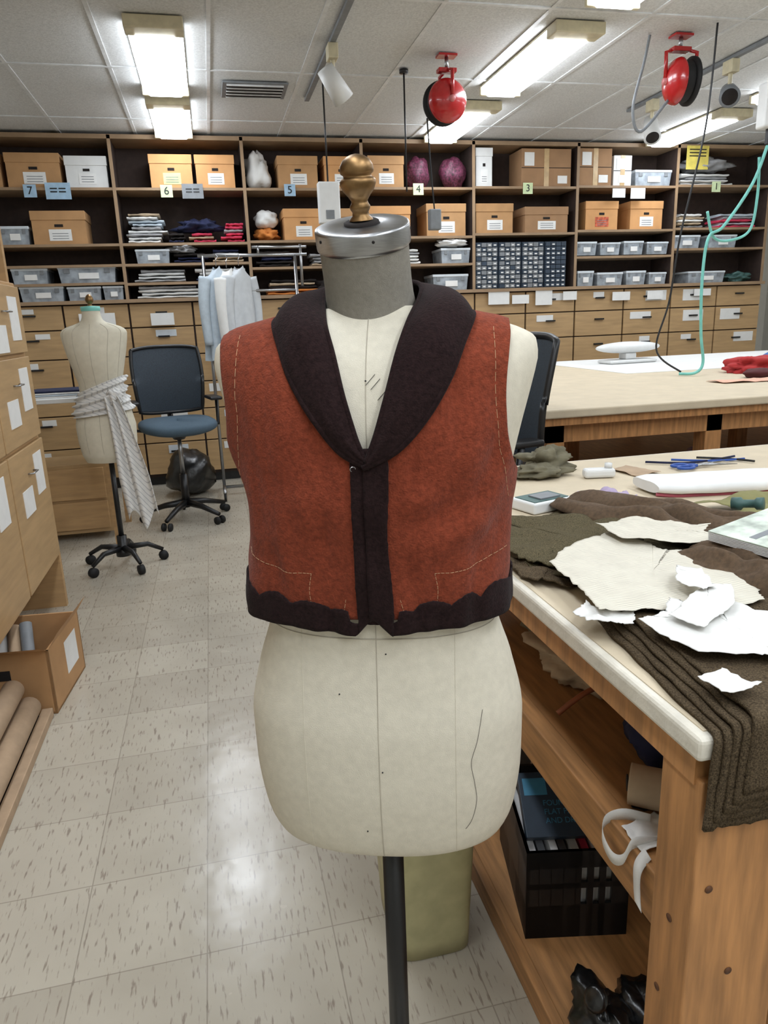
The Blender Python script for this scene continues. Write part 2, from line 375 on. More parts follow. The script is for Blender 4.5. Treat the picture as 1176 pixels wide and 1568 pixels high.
def soft(name,c,r,m,amp=.25,seed=0,fr=6):
    b=B();b.blob(c,r,m,amp,fr,18,seed);return b.obj(name)
soft('cloth_bundle',(bx(2,.12),7.15,2.77),(.11,.1,.15),white,.4,3,4);soft('white_cloth_cap',(bx(2,.17),7.15,2.37),(.1,.1,.08),white,.2,4);soft('orange_cloth_bundle',(bx(2,.16),7.15,2.235),(.10,.12,.055),orange,.4,5)
soft('patterned_bag',(bx(3,.52),7.12,2.77),(.11,.1,.14),purple,.15,6);soft('patterned_bag',(bx(3,.84),7.12,2.77),(.12,.1,.14),purple,.15,7)
soft('plastic_bag_bundle',(bx(6,.35),7.12,2.86),(.25,.12,.07),greyc,.4,8)
soft('navy_cloth_bundle',(bx(1,.62),7.12,2.31),(.16,.1,.05),navy,.6,9);soft('white_cloth_bundle',(bx(3,.82),7.1,2.14),(.14,.1,.04),white,.5,10)
soft('grey_cloth_bundle',(bx(1,.46),7.1,2.12),(.1,.1,.035),greyc,.5,11)
soft('dark_cloth_bundle',(bx(2,.75),7.1,1.76),(.2,.12,.06),dark,.5,13)
soft('green_cloth_bundle',(bx(6,.8),7.1,1.75),(.12,.1,.05),green,.5,15)
for k in range(4):
    b=B();x0=bx(4,.03)+k*.245;x1=x0+.235
    b.box(x0,x1,7.05,7.3,1.70,2.14,steelblue)
    for r in range(10):
        for c in range(4):
            xx=x0+.008+c*.056;zz=1.71+r*.043
            b.box(xx,xx+.05,7.035,7.05,zz,zz+.036,steelblue if (k==3 or (r+c)%3==0) else greyp)
            if random.random()<.8:b.box(xx+.012,xx+.038,7.032,7.036,zz+.01,zz+.022,white)
    b.obj('small_parts_drawer_cabinet')
def sign(x,z,t,m,w=.1,h=.1,y=6.985):
    b=B();b.box(x-w/2,x+w/2,y,y+.004,z-h/2,z+h/2,m);o=b.obj('shelf_number_sign')
    cu=bpy.data.curves.new('number','FONT');cu.body=t;cu.size=h*.9;cu.align_x='CENTER';cu.align_y='CENTER';cu.materials.append(black);cu.extrude=.0005
    t=bpy.data.objects.new('numeral',cu);scn.collection.objects.link(t);t.location=(x,y-.002,z);t.rotation_euler=(math.pi/2,0,0);t.parent=o
lg=mat('pale_green_card',(206,222,176),.7);lb=mat('pale_blue_card',(160,190,214),.7)
sign(-1.35,2.59,'7',lb);sign(-1.13,2.59,'==',lb,.2,.13);sign(-.25,2.59,'6',lg);sign(-.03,2.59,'==',greyp,.18,.12);sign(.82,2.6,'5',lb);sign(2.02,2.61,'4',lg);sign(3.12,2.62,'3',lg);sign(5.2,2.64,'1',lg)
b=B();b.box(4.83,5.08,6.98,6.985,2.9,3.02,yellow)
for r in range(3):b.box(4.86,5.05,6.978,6.98,2.92+r*.03,2.93+r*.03,dark)
b.box(4.83,5.08,6.98,6.985,2.80,2.9,yellow);b.obj('yellow_notice_sign')
b=B()
for (x,z,w,h) in [(2.7,1.6,.22,.18),(2.95,1.6,.18,.12),(3.2,1.58,.18,.2),(3.5,1.62,.15,.12),(4.05,1.6,.2,.12),(4.45,1.6,.18,.12),(5.0,1.62,.2,.1),(-.5,1.52,.2,.15),(-1.1,1.5,.3,.2),(4.0,2.58,.14,.12),(4.2,2.57,.16,.14)]:
    b.box(x,x+w,6.94,6.944,z-.05,z-.05+h*.7,white)
b.obj('paper_notices')
# ------------------------------------------------------------------ left cabinets
b=B()
b.box(-1.45,-.915,1.2,4.02,.28,1.69,ply,.004)
for (y0,y1) in [(1.22,1.9),(1.92,2.62),(2.64,3.32),(3.34,4.0)]:
    for (z0,z1) in [(.30,.93),(.95,1.34),(1.36,1.67)]:
        b.box(-.915,-.895,y0,y1,z0,z1,plyl,.004)
        yc=(y0+y1)/2
        b.tube([(-.9,yc-.05,z1-.12),(-.872,yc-.045,z1-.12),(-.872,yc+.045,z1-.12),(-.9,yc+.05,z1-.12)],.004,steel,8)
        b.box(-.895,-.892,yc+.08,yc+.24,z1-.25,z1-.05,white);b.box(-.895,-.8915,yc-.2,yc-.02,z1-.3,z1-.18,white)
b.box(-1.45,-.9,3.98,4.02,.0,.3,ply);b.box(-1.45,-.95,1.2,1.24,.0,.3,ply);b.box(-1.45,-1.4,1.2,4.0,.0,.3,ply)
b.box(-1.45,-.93,3.96,4.0,1.69,2.75,ply);b.box(-1.45,-.93,1.2,1.24,1.69,2.75,ply);b.box(-1.45,-1.42,1.2,4.0,1.69,2.75,shelfdark)
for z in (2.05,2.4,2.73):b.box(-1.45,-.93,1.24,3.96,z-.02,z,ply)
b.obj('pattern_drawer_cabinet')
b=B()
for k,(x,m) in enumerate([(-.755,kraft),(-.80,dark),(-.84,kraft),(-.885,greyp)]):
    b.box(x-.02,x+.02,1.25,2.76,0,.035 if k!=1 else .01,m,.003)
b.box(-1.38,-.905,1.26,2.74,0,.05,firh)
b.obj('low_platform_boards')
b=B()
T=RZ(-.90,2.99,math.radians(-6))
for (a0,a1,c0,c1) in [(-.2,.2,-.2,-.19),(-.2,.2,.19,.2),(-.2,-.19,-.2,.2),(.19,.2,-.2,.2)]:
    b.box(a0,a1,c0,c1,.001,.27,card,T=T)
b.box(-.2,.2,-.2,.2,.001,.01,card,T=T)
b.box(.2,.201,-.02,.13,.08,.22,white,T=T);b.box(-.08,.05,-.203,-.2,.16,.20,dark,T=T)
fl=[T@Vector(p) for p in [(.2,-.2,.27),(.2,.2,.27),(.245,.2,.34),(.245,-.2,.34)]];b.add(fl,[(0,1,2,3)],card)
fl=[T@Vector(p) for p in [(-.2,-.2,.27),(.2,-.2,.27),(.2,-.27,.31),(-.2,-.27,.31)]];b.add(fl,[(0,1,2,3)],card)
for k in range(4):b.cyl(T@Vector((-.1+.06*k,-.1,.04)),T@Vector((-.14+.05*k,.12,.23+.01*k)),.025,[black,white,kraft,greyp][k])
b.obj('open_cardboard_box')
b=B()
for k,(x,z,r) in enumerate([(-.80,.082,.042),(-.89,.095,.042),(-.845,.16,.04),(-.98,.095,.045)]):
    b.tube([(x,1.45,z),(x,2.70,z)],r,kraft,20);b.tube([(x,1.448,z),(x,1.449,z)],r*.6,dark,16)
b.obj('paper_rolls')
# ------------------------------------------------------------------ foreground dress form
FX,FY=.203,.925
FT=RZ(FX,FY,math.radians(-18.5))
SEC=[(.732,.156,.098,.09),(.742,.172,.112,.10),(.78,.186,.121,.11),(.85,.194,.127,.118),(.92,.195,.125,.118),(.995,.180,.113,.10),(1.08,.157,.104,.088),(1.16,.160,.110,.09),(1.25,.172,.118,.10),(1.32,.187,.117,.105),(1.38,.202,.104,.10),(1.41,.208,.090,.092),(1.43,.205,.074,.080),(1.447,.176,.058,.066),(1.457,.135,.047,.056),(1.466,.095,.038,.048),(1.474,.060,.030,.040)]
def sec(z):
    if z<=SEC[0][0]:return SEC[0][1:]
    if z>=SEC[-1][0]:return SEC[-1][1:]
    for i in range(len(SEC)-1):
        if z<=SEC[i+1][0]:
            h=SEC[i+1][0]-SEC[i][0];t=(z-SEC[i][0])/h;out=[]
            for k in (1,2,3):
                p1,p2=SEC[i][k],SEC[i+1][k]
                d0=(p2-p1)/h;dm=(p1-SEC[i-1][k])/(SEC[i][0]-SEC[i-1][0]) if i>0 else d0
                dp=(SEC[i+2][k]-p2)/(SEC[i+2][0]-SEC[i+1][0]) if i+2<len(SEC) else d0
                m1=0 if dm*d0<=0 else 2*dm*d0/(dm+d0);m2=0 if dp*d0<=0 else 2*dp*d0/(dp+d0)
                out.append((2*t**3-3*t*t+1)*p1+(t**3-2*t*t+t)*h*m1+(-2*t**3+3*t*t)*p2+(t**3-t*t)*h*m2)
            return out
NE=2.35
def S0(th,z):
    a,bf,bb=sec(z);s,c=math.sin(th),math.cos(th)
    x=a*math.copysign(abs(s)**(2/NE),s);bq=bf if c>0 else bb
    return Vector((x,-bq*math.copysign(abs(c)**(2/NE),c),z))
def S(th,z,off=0):
    p=S0(th,z)
    if off==0:return p
    e=.02;du=S0(th+e,z)-S0(th-e,z);dv=S0(th,z+.003)-S0(th,z-.003)
    n=du.cross(dv)
    if n.length<1e-12:n=Vector((0,0,1))
    n.normalize()
    if n.x*p.x+n.y*p.y+n.z*.02<0:n=-n
    return p+n*off
def thx(x,z):
    a=sec(z)[0];r=min(1,abs(x)/a);return math.copysign(math.asin(min(1,r**(NE/2))),x)
zs=[.732,.734,.738,.742,.750,.762]+[.775+i*.015 for i in range(43)]+[1.415,1.423,1.43,1.435,1.44,1.445,1.45,1.455,1.46,1.465,1.47,1.474]
b=B()
b.grid(lambda u,v:FT@S(2*math.pi*u,zs[int(round(v*(len(zs)-1)))]),96,len(zs),linen,cu=True)
b.add([FT@S(2*math.pi*u/96,.732) for u in range(96)],[tuple(range(96))],linen)
b.tube([FT@S(0,z,.0002) for z in zs[3:-2]],.0006,seamm,6)
for xx in (-.1,.1):
    b.tube([FT@S(thx(xx,z),z,.0002) for z in zs[3:34]],.0004,linen,6)
b.tube([FT@S(thx(-.156+.312*i/60,1.065),1.065,.0005) for i in range(61)],.0007,seamm,6)
tp=[(.135,.96),(.128,.92),(.12,.89),(.124,.86),(.127,.83),(.121,.80),(.112,.785)]
b.tube([FT@S(thx(p.x,p.y),p.y,.0007) for p in curve([(a,c,0) for a,c in tp],40)],.0003,dthread,5)
for (x,z) in [(.004,.885),(-.05,.99),(-.02,.79),(.012,1.045),(0,1.39)]:
    p=FT@S(thx(x,z),z,.0005);b.blob(p,(.0011,.0011,.0011),black,0,1,5,flat=False)
for (x0,z0) in [(0.0,1.385),(.006,1.38),(.014,1.368)]:
    b.tube([FT@S(thx(x0,z0),z0,.0007),FT@S(thx(x0+.011,z0+.012),z0+.012,.0007)],.00035,dthread,5)
NT=FT@Matrix.Translation((-.002,.016,1.459))@Matrix.Rotation(math.radians(19),4,'X')@Matrix.Rotation(math.radians(-2),4,'Y')
npf=[(.066,-.030),(.064,-.012),(.0610,.002),(.0585,.014),(.0560,.03),(.0548,.05),(.0548,.093)]
b.lathe(npf,NT,linen_grey,64)
CZ=.0105
b.lathe([(.0555,.081+CZ),(.0573,.083+CZ),(.0578,.086+CZ),(.0578,.1035+CZ),(.0570,.106+CZ),(.052,.1075+CZ),(.026,.108+CZ),(.0255,.1075+CZ),(.0,.1075+CZ)],NT,steel,64)
b.lathe([(.0215,.1075+CZ),(.0215,.110+CZ),(.018,.1115+CZ),(.0,.1115+CZ)],NT,dark,32)
for k in range(5):
    a=k*2*math.pi/5;c_=NT@Vector((math.cos(a)*.058,math.sin(a)*.058,.098+CZ));d_=NT.to_3x3()@Vector((math.cos(a),math.sin(a),0));b.cyl(c_,c_+d_*.0006,.0018,dark,n=10)
sc=.00069
fp=[(21,0),(20,3),(15,8),(14,14),(17,19),(18,24),(15,29),(14,33),(19,41),(27,51),(31,61),(31,67),(28,71),(24,73),(24,76),(28,79),(29,84),(28,92),(23,101),(15,107),(7,110),(0,111)]
FTp=NT@Matrix.Translation((0,0,.1115+CZ))@Matrix.Rotation(math.radians(-8),4,'X')
b.lathe([(r*sc,h*sc*.94) for r,h in fp],FTp,brass,40)
b.lathe([(0.0,.72),(.03,.72),(.03,.735)],FT,black,24)
b.cyl((FX,FY,.07),(FX,FY,.737),.0165,black,n=28)
b.lathe([(.0,.10),(.035,.10),(.05,.085),(.055,.05),(.03,.035),(0,.035)],FT,black,28)
for k in range(4):
    a=k*math.pi/2+.6;d=Vector((math.cos(a),math.sin(a),0))*.2;q=Vector((FX,FY,.06))
    b.tube([q,q+d*.6+Vector((0,0,.01)),q+d-Vector((0,0,.008))],[.02,.015,.012],black,10)
    c=Vector((FX,FY,.025))+d;b.cyl(c-Vector((.012,0,0)),c+Vector((.012,0,0)),.025,blackm,n=16)
b.obj('dress_form')
# ------------------------------------------------------------------ waistcoat
def voff(th,z):
    k=1-sm(1.08,1.27,z)
    o=.006+k*((.009 if th>0 else .019)*math.sin(th)**2+.004)
    g=1-sm(1.36,1.44,z)
    w=noise.noise(Vector((math.sin(th)*5,math.cos(th)*3+3,z*11)))*.006*g
    w+=noise.noise(Vector((math.sin(th)*9+7,5,z*22)))*.0032*g
    for (tx,tz,am,sx,sz) in [(.75,1.215,.009,.12,.009),(.52,1.235,-.008,.14,.009),(.30,1.25,.008,.12,.008),(.9,1.18,-.005,.14,.012),(-.75,1.2,.006,.15,.012),(-.45,1.25,.005,.15,.01),(.45,1.20,.004,.16,.01),(-.35,1.2,-.005,.12,.01),(-.6,1.32,.004,.2,.02),(.6,1.32,.004,.2,.02)]:
        w+=am*math.exp(-((th-tx)/sx)**2-((z-tz-(th-tx)*.04)/(sz*2))**2)
    return o+max(w,-.0048)
XTR,XTL=.168,.185
def tharm(z,right):
    xt=XTR if right else XTL
    a=sec(z)[0]
    if z<1.262:return math.pi/2
    if a<=xt and z>1.40:return math.pi/2
    t=sm(1.262,1.30,z)
    xa=lerp(a,xt-.008*math.sin(math.pi*min(1,max(0,(z-1.27)/.165))),t**.6)
    return thx(min(xa,a),z)
VN=[(1.29,0),(1.305,.006),(1.35,.042),(1.40,.066),(1.44,.076),(1.455,.076),(1.466,.070),(1.474,.058)]
def thf(z,side):
    x=interp(VN,z) if z>1.29 else 0
    x=min(x,sec(z)[0]*.93)
    return thx(x,z)
vz=[1.098+i*.006 for i in range(52)]
vz=[z for z in vz if z<1.405]+[1.405,1.411,1.417,1.423,1.43,1.435,1.44,1.444,1.448,1.452,1.456,1.46,1.464,1.468]
b=B()
for side in (1,-1):
    r=side>0
    def fr_(u,v):
        z=vz[int(round(v*(len(vz)-1)))];t0=thf(z,side);t1=tharm(z,r);th=lerp(t0,t1,u)
        p=S(th,z,voff(th*side,z));return FT@Vector((p.x*side,p.y,p.z))
    b.grid(fr_,56,len(vz),wool,flip=side<0)
    def bk_(u,v):
        z=vz[int(round(v*(len(vz)-1)))];t0=math.pi-tharm(z,r);th=lerp(t0,math.pi,u)
        p=S(th,z,voff(th*side,z));return FT@Vector((p.x*side,p.y,p.z))
    b.grid(bk_,30,len(vz),wool,flip=side<0)
def hemtop(x,s=1):
    x=abs(x)
    base=interp([(0,1.092),(.024,1.094),(.034,1.099),(.055,1.110),(.12,1.116),(.2,1.130)],x)
    k=.036 if s>0 else .040
    return base+(.0105+.002*math.sin(x*60))*abs(math.sin((x-.015+.004*math.sin(x*50))*math.pi/k))**.8*(1 if x>.03 else 0)+.0014*noise.noise(Vector((x*300,0,0)))
def hembot(x):
    x=abs(x);return interp([(0,1.100),(.004,1.098),(.022,1.076),(.05,1.078),(.1,1.082),(.2,1.085)],x)
def hem(u,v):
    th=-math.pi+2*math.pi*u;zr=1.10
    a=sec(zr)[0];x=a*abs(math.sin(th))**(2/NE)
    if abs(th)>math.pi/2:zt,zb=1.128,1.083
    else:zt,zb=hemtop(x,th),hembot(x)
    z=lerp(zb,zt,v);p=S(th,z,voff(th,max(z,1.09))+.0035);return FT@p
b.grid(hem,421,8,brown,smooth=True)
def strip(x0f,x1f,z0f,z1,off,m,nu=10,nv=40):
    def fn(u,v):
        xx=lerp(x0f(v),x1f(v),u);z=lerp(z0f(xx),z1,v)
        th=thx(xx,z);return FT@S(th,z,voff(th,z)+off)
    b.grid(fn,nu,nv,m)
jg=lambda v,s:.0014*noise.noise(Vector((v*34,s,0)))
strip(lambda v:-.019+jg(v,1),lambda v:-.003,lambda x:hembot(x),1.312,.0042,brown)
strip(lambda v:-.0045+jg(v,3)*.5,lambda v:.023+.002*math.sin(v*9)+jg(v,2),lambda x:hembot(x),1.315,.0068,brown)
def fpnt(x,z,off):
    th=thx(x,z);return S(th,z,off)
for side in (1,-1):
    o=.013 if side>0 else .010
    q=0 if side>0 else .010
    inner=[fpnt(.0005,1.300,o+.003),fpnt(.012,1.328,o),fpnt(.025,1.370,o-.002),fpnt(.038,1.415,o-.002),fpnt(.050,1.447,.013),Vector((.061,-.004,1.483)),Vector((.060,.034,1.500)),Vector((.036,.064,1.506)),Vector((0,.074,1.507))]
    outer=[fpnt(-.004,1.293,o+.002),fpnt(.034-q*.4,1.311,o),fpnt(.067-q,1.344,o),fpnt(.094-q,1.386,o),fpnt(.112-q,1.424,o),fpnt(.124-q,1.444,.013)+Vector((0,0.02,.008)),Vector((.112-q*.5,.070,1.455)),Vector((.065,.104,1.44)),Vector((0,.112,1.435))]
    bump=[Vector((0,-.002,0)),Vector((.001,-.005,0)),Vector((.001,-.007,.002)),Vector((.002,-.009,.004)),Vector((.003,-.010,.009)),Vector((.005,0,.016)),Vector((.006,.008,.013)),Vector((.004,.012,.010)),Vector((0,.014,.010))]
    def col(u,v):
        i=cr(inner,u);qq=cr(outer,u);w=cr(bump,u)
        p=i.lerp(qq,v)+w*(math.sin(math.pi*min(1,v*1.0))**.8)*1.05
        p+=Vector((0,-.002,0))*noise.noise(Vector((u*9,v*4,side)))
        p=FT@Vector((p.x*side,p.y,p.z));return p
    b.grid(col,60,18,brown,flip=side<0)
    b.tube([col(i/59,1) for i in range(60)],.0026,brown,8);b.tube([col(i/59,0) for i in range(60)],.0022,brown,8)
o=b.obj('wool_waistcoat',solid=.0025)
b=B()
def stitch(pts,n,dash=True,r=.00024):
    c=curve([(x+.0012*noise.noise(Vector((i*3.1,x*40,0))),z,0) for i,(x,z) in enumerate(pts)],n*4)
    for k in range(n):
        seg=c[k*4:k*4+(4 if dash else 5)]
        b.tube([FT@S(thx(q.x,q.y),q.y,voff(thx(q.x,q.y),q.y)+.0018) for q in seg],r,thread,5)
for s in(1,-1):
    xs=.010 if s<0 else 0
    stitch([(s*(.148+xs),1.44),(s*(.149+xs),1.40),(s*(.150+xs),1.34),(s*(.155+xs),1.29),(s*(.161+xs*.5),1.24)],18)
    stitch([(s*.075,1.112),(s*.077,1.135),(s*.074,1.157)],8);stitch([(s*.074,1.157),(s*.10,1.158),(s*.125,1.162),(s*.155,1.172)],18)
    stitch([(s*.036,1.108),(s*.033,1.125)],3)
stitch([(-.001,1.30),(-.003,1.25),(-.004,1.2),(-.003,1.13)],12,True,.00025)
b.obj('basting_stitches',parent=o)
b=B();p=FT@S(thx(-.014,1.293),1.293,.0215)
b.tube([p+Vector((math.cos(a)*.0032,0,math.sin(a)*.0028)) for a in [i*.42 for i in range(11)]],.0005,steel,6);b.obj('hook_and_eye',parent=o)
# ------------------------------------------------------------------ near cutting table
b=B();TX0,TX1,TY0,TY1,TZ=.545,2.3,.680,2.33,.94
b.box(TX0,TX1,TY0,TY1,.905,TZ,padw,.008);b.box(TX0+.016,TX1-.02,TY0+.016,TY1-.02,.935,TZ+.0015,canvas)
b.box(TX0+.012,TX1-.03,TY0+.02,TY1-.03,.86,.905,fir)
for (x,y) in [(.56,.688),(.60,2.2),(2.15,.69),(2.15,2.2)]:b.box(x,x+.15,y,y+.085,0,.87,fir,.004)
b.box(.72,2.15,.70,.74,.78,.86,fir);b.box(.70,2.15,.70,.74,.45,.55,fir)
SZ=.60
b.box(.64,2.2,.78,2.25,SZ-.02,SZ,firh);b.box(.60,.64,.775,2.25,SZ-.095,SZ+.002,firh,.003)
BZ=.06
b.box(.57,2.2,.78,2.25,.03,BZ,firh);b.box(.545,.57,.775,2.25,.0,BZ+.004,firh,.003)
for (y,z) in [(.73,.62),(.72,.33),(.745,.48)]:b.cyl((.559,y,z),(.5597,y,z),.006,knot,n=12)
for (x,z) in [(.60,.3),(.63,.55),(.585,.7)]:b.cyl((x,.687,z),(x,.6877,z),.006,knot,n=12)
b.cyl((.62,.683,.36),(.62,.689,.36),.008,steel,n=8)
b.obj('cutting_table')
TT=TZ+.003
def psheet(name,out,z,m,solid=.0012,**k):
    b=B();b.poly(out,z,m,**k);return b.obj(name,solid=solid)
psheet('tweed_fabric',[(.60,1.30),(.66,1.18),(.80,1.16),(1.0,1.2),(1.25,1.35),(1.1,1.62),(.85,1.68),(.72,1.60),(.62,1.46)],TT,tweed2,solid=.004,amp=.012,seed=1,jag=.010)
psheet('tweed_fabric',[(.57,1.48),(.585,1.33),(.66,1.24),(.80,1.26),(.88,1.32),(.95,1.5),(.80,1.60),(.66,1.60)],TT+.018,tweed2,solid=.004,amp=.012,seed=2,jag=.010,fr=9,k=16)
psheet('tweed_fabric',[(.56,1.36),(.57,1.22),(.63,1.18),(.70,1.24),(.66,1.36)],TT+.004,tweed,solid=.004,amp=.012,seed=31,jag=.010,fr=12)
b=B()
for k in range(5):
    x0=.556+k*.010;x1=.95;L1=.38-.02*k
    def fn(u,v,k=k,x0=x0,L1=L1):
        s=v*(L1+.02+.125-.008*k);xx=lerp(x0+(.05*(1-v)**1.5),x1,u)+.005*noise.noise(Vector((v*8,k,u*3)))
        zt=TT+.004+.0065*k+.004*noise.noise(Vector((u*6,v*5,k)))
        ye=TY0-.004-.004*k
        if s<L1:return Vector((xx,ye+.01+(L1-s),zt))
        d=s-L1
        if d<.02:
            a=d/.02*math.pi/2;return Vector((xx,ye+.01-.012*math.sin(a),zt-.012*(1-math.cos(a))))
        return Vector((xx+.006*noise.noise(Vector((u*20,1,k))),ye-.002-.006*abs(noise.noise(Vector((u*10,v*3,k)))),zt-.012-(d-.02)-.006*noise.noise(Vector((u*30,k,0)))))
    b.grid(fn,40,50,tweed)
b.obj('folded_tweed_fabric',solid=.005)
psheet('pattern_paper',[(.612,1.24),(.60,1.10),(.575,.985),(.66,.975),(.74,.93),(.86,.95),(.89,1.00),(.93,1.13),(.90,1.20),(.86,1.22),(.86,1.28),(.82,1.38),(.72,1.34)],TT+.038,pattern,amp=.006,seed=3,solid=.0006,fr=8,jag=.006,k=14,rings=30,crease=.001)
psheet('pattern_paper',[(.80,1.40),(.80,1.29),(.90,1.22),(1.00,1.20),(.98,1.27),(1.02,1.30),(.97,1.36),(.90,1.42)],TT+.052,pattern,amp=.008,seed=4,solid=.0006,fr=9,jag=.006,rings=24,crease=.001)
psheet('muslin_scrap',[(.605,.92),(.625,.80),(.70,.765),(.74,.75),(.80,.80),(.86,.84),(.80,.90),(.80,.97),(.75,.92),(.73,.90),(.70,.98),(.66,.93)],TT+.046,tissue,amp=.007,seed=5,solid=.0008,fr=8,jag=.005,rings=26,crease=.0008)
psheet('muslin_scrap',[(.645,.90),(.67,.85),(.77,.91),(.82,.98),(.79,1.00),(.74,.97)],TT+.058,tissue,amp=.005,seed=25,solid=.0008,fr=8,jag=.004,rings=20,crease=.0008)
psheet('muslin_scrap',[(.550,1.02),(.545,.97),(.575,.95),(.62,.95),(.64,.985),(.60,1.0),(.59,1.05)],TT+.030,tissue,amp=.009,seed=6,solid=.0008,fr=14,jag=.005,crease=.001)
psheet('muslin_scrap',[(.585,.745),(.585,.70),(.615,.69),(.645,.70),(.62,.745)],TT+.044,tissue,amp=.007,seed=7,solid=.0008,fr=14,k=8,jag=.003,crease=.001)
psheet('muslin_scrap',[(.74,1.02),(.75,.96),(.78,.97),(.82,1.06),(.79,1.09)],TT+.060,tissue,amp=.009,seed=17,solid=.0008,fr=12,jag=.004,crease=.001)
def drape(b,path,w,h,nf,m,seed):
    c=curve(path,46)
    def fn(u,v):
        i=int(round(v*45));p=c[i];t=(c[min(i+1,45)]-c[max(i-1,0)]).normalized();n=Vector((-t.y,t.x,0))
        e=math.sin(math.pi*v)**.4;ww=w*(.65+.35*e)*(1+.25*noise.noise(Vector((v*3,seed,0))))
        f=abs(math.sin(math.pi*u*nf+.8*noise.noise(Vector((v*3,u*2,seed)))))**.7
        z=p.z+h*e*f*(.75+.5*noise.noise(Vector((u*4,v*5,seed))))*(math.sin(math.pi*min(1,max(0,u)))**.35)
        q=p+n*(u-.5)*ww+n*.012*noise.noise(Vector((v*6,u*5,seed)));return Vector((q.x,q.y,z+.004*noise.noise(Vector((u*16,v*16,seed)))))
    b.grid(fn,48,46,m)
b=B()
drape(b,[(.92,1.74,TT+.02),(.97,1.60,TT+.02),(1.04,1.46,TT+.02),(1.09,1.33,TT+.025),(1.18,1.24,TT+.03)],.24,.060,3,brownfab,3)
drape(b,[(.90,1.22,TT+.03),(.93,1.12,TT+.03),(.95,1.02,TT+.03),(.96,.90,TT+.02)],.15,.055,2,brownfab,8)
b.obj('draped_brown_felt',solid=.003)
b=B();b.blob((1.06,2.2,TT+.03),(.085,.06,.04),khaki,.5,5,26,3);b.blob((1.0,2.12,TT+.018),(.085,.05,.02),khaki,.5,5,26,8);b.obj('crumpled_khaki_cloth')
b=B()
def pad(u,v):
    a=2*math.pi*v;w=.09;x=lerp(1.19,1.85,u);y=1.78-.10*(u-.3);e=.75+.25*math.sin(math.pi/2*min(1,u/.10))
    return Vector((x,y+w*math.cos(a)*e,TT+.022+.02*e*math.copysign(abs(math.sin(a))**.5,math.sin(a))+.004*noise.noise(Vector((x*12,a,0)))))
b.grid(pad,34,20,white,cv=True);
for e in(0,1):b.add([pad(e,v/20) for v in range(20)],[tuple(range(20))],white)
b.tube([pad(u/20,.62)+Vector((0,-.004,-.004)) for u in range(21)],.005,mat('rose_trim',(178,88,104),.8),8)
b.obj('padded_sleeve_board')
psheet('lavender_cloth',[(.95,1.80),(.99,1.72),(1.06,1.70),(1.12,1.74),(1.1,1.82),(1.02,1.86)],TT,lav,amp=.02,seed=8,fr=20)
b=B();T=RZ(.84,1.76,.3);b.box(-.07,.07,-.05,.05,TT,TT+.03,offw,.006,T=T);b.box(-.06,.06,-.04,.04,TT+.03,TT+.032,green,T=T);b.box(-.03,.04,-.03,.02,TT+.032,TT+.036,greyp,T=T);b.obj('pin_box')
b=B();T=RZ(1.17,2.04,-.2);b.box(-.05,.05,-.02,.02,TT,TT+.03,offw,.01,T=T);b.cyl(T@Vector((.03,0,TT+.03)),T@Vector((.03,0,TT+.045)),.012,offw);b.obj('white_tape_dispenser')
psheet('kraft_paper_scrap',[(1.26,2.12),(1.28,2.0),(1.38,2.02),(1.34,2.16)],TT,kraft,amp=.01,seed=22)
b=B()
for (s) in (1,-1):
    c=Vector((1.55+.0,2.05,TT+.008));d=Vector((math.cos(.25*s),math.sin(.25*s),0));
    b.tube([c-d*.02,c+d*.12],[.006,.001],steel,8)
    q=c-d*.07;b.tube([q+Vector((math.cos(a)*.028,math.sin(a)*.018,0)) for a in [i*2*math.pi/16 for i in range(17)]],.005,bluep,8,False)
    b.tube([c-d*.02,c-d*.05],.006,bluep,8)
b.obj('scissors')
b=B()
for k in range(3):
    b.tube(curve([(1.42+.1*k,2.17,TT+.006),(1.55+.08*k,2.10,TT+.006),(1.75,2.14-.05*k,TT+.006)],16),.004,[navy,bluep,black][k],6)
b.obj('marking_pens')
b=B();b.lathe([(0,0),(.016,0),(.016,.02),(.010,.025),(.010,.05),(.015,.055),(.015,.07),(0,.07)],Matrix.Translation((1.20,1.46,TT+.05))@Matrix.Rotation(1.35,4,'Y')@Matrix.Rotation(.9,4,'X'),green,20);b.obj('thread_spool')
b=B();T=RZ(1.03,1.11,.25,TT+.075)@Matrix.Rotation(math.radians(-6),4,'Y')
for k in range(6):b.box(-.08,.1,-.10,.10,k*.003,k*.003+.002,white,T=T)
b.box(-.08,.1,-.10,.10,.018,.020,mat('magazine_cover',(190,200,186),.3,amt=.5,nscale=25),T=T)
for k in range(3):b.box(-.06,.04,-.07+.04*k,-.055+.04*k,.020,.0205,greyp,T=T)
b.obj('sewing_magazine')
psheet('green_pattern_sheet',[(1.2,1.62),(1.24,1.42),(1.4,1.35),(1.45,1.6)],TT+.01,mat('yellow_green_cloth',(130,126,80),.8),amp=.02,seed=12)
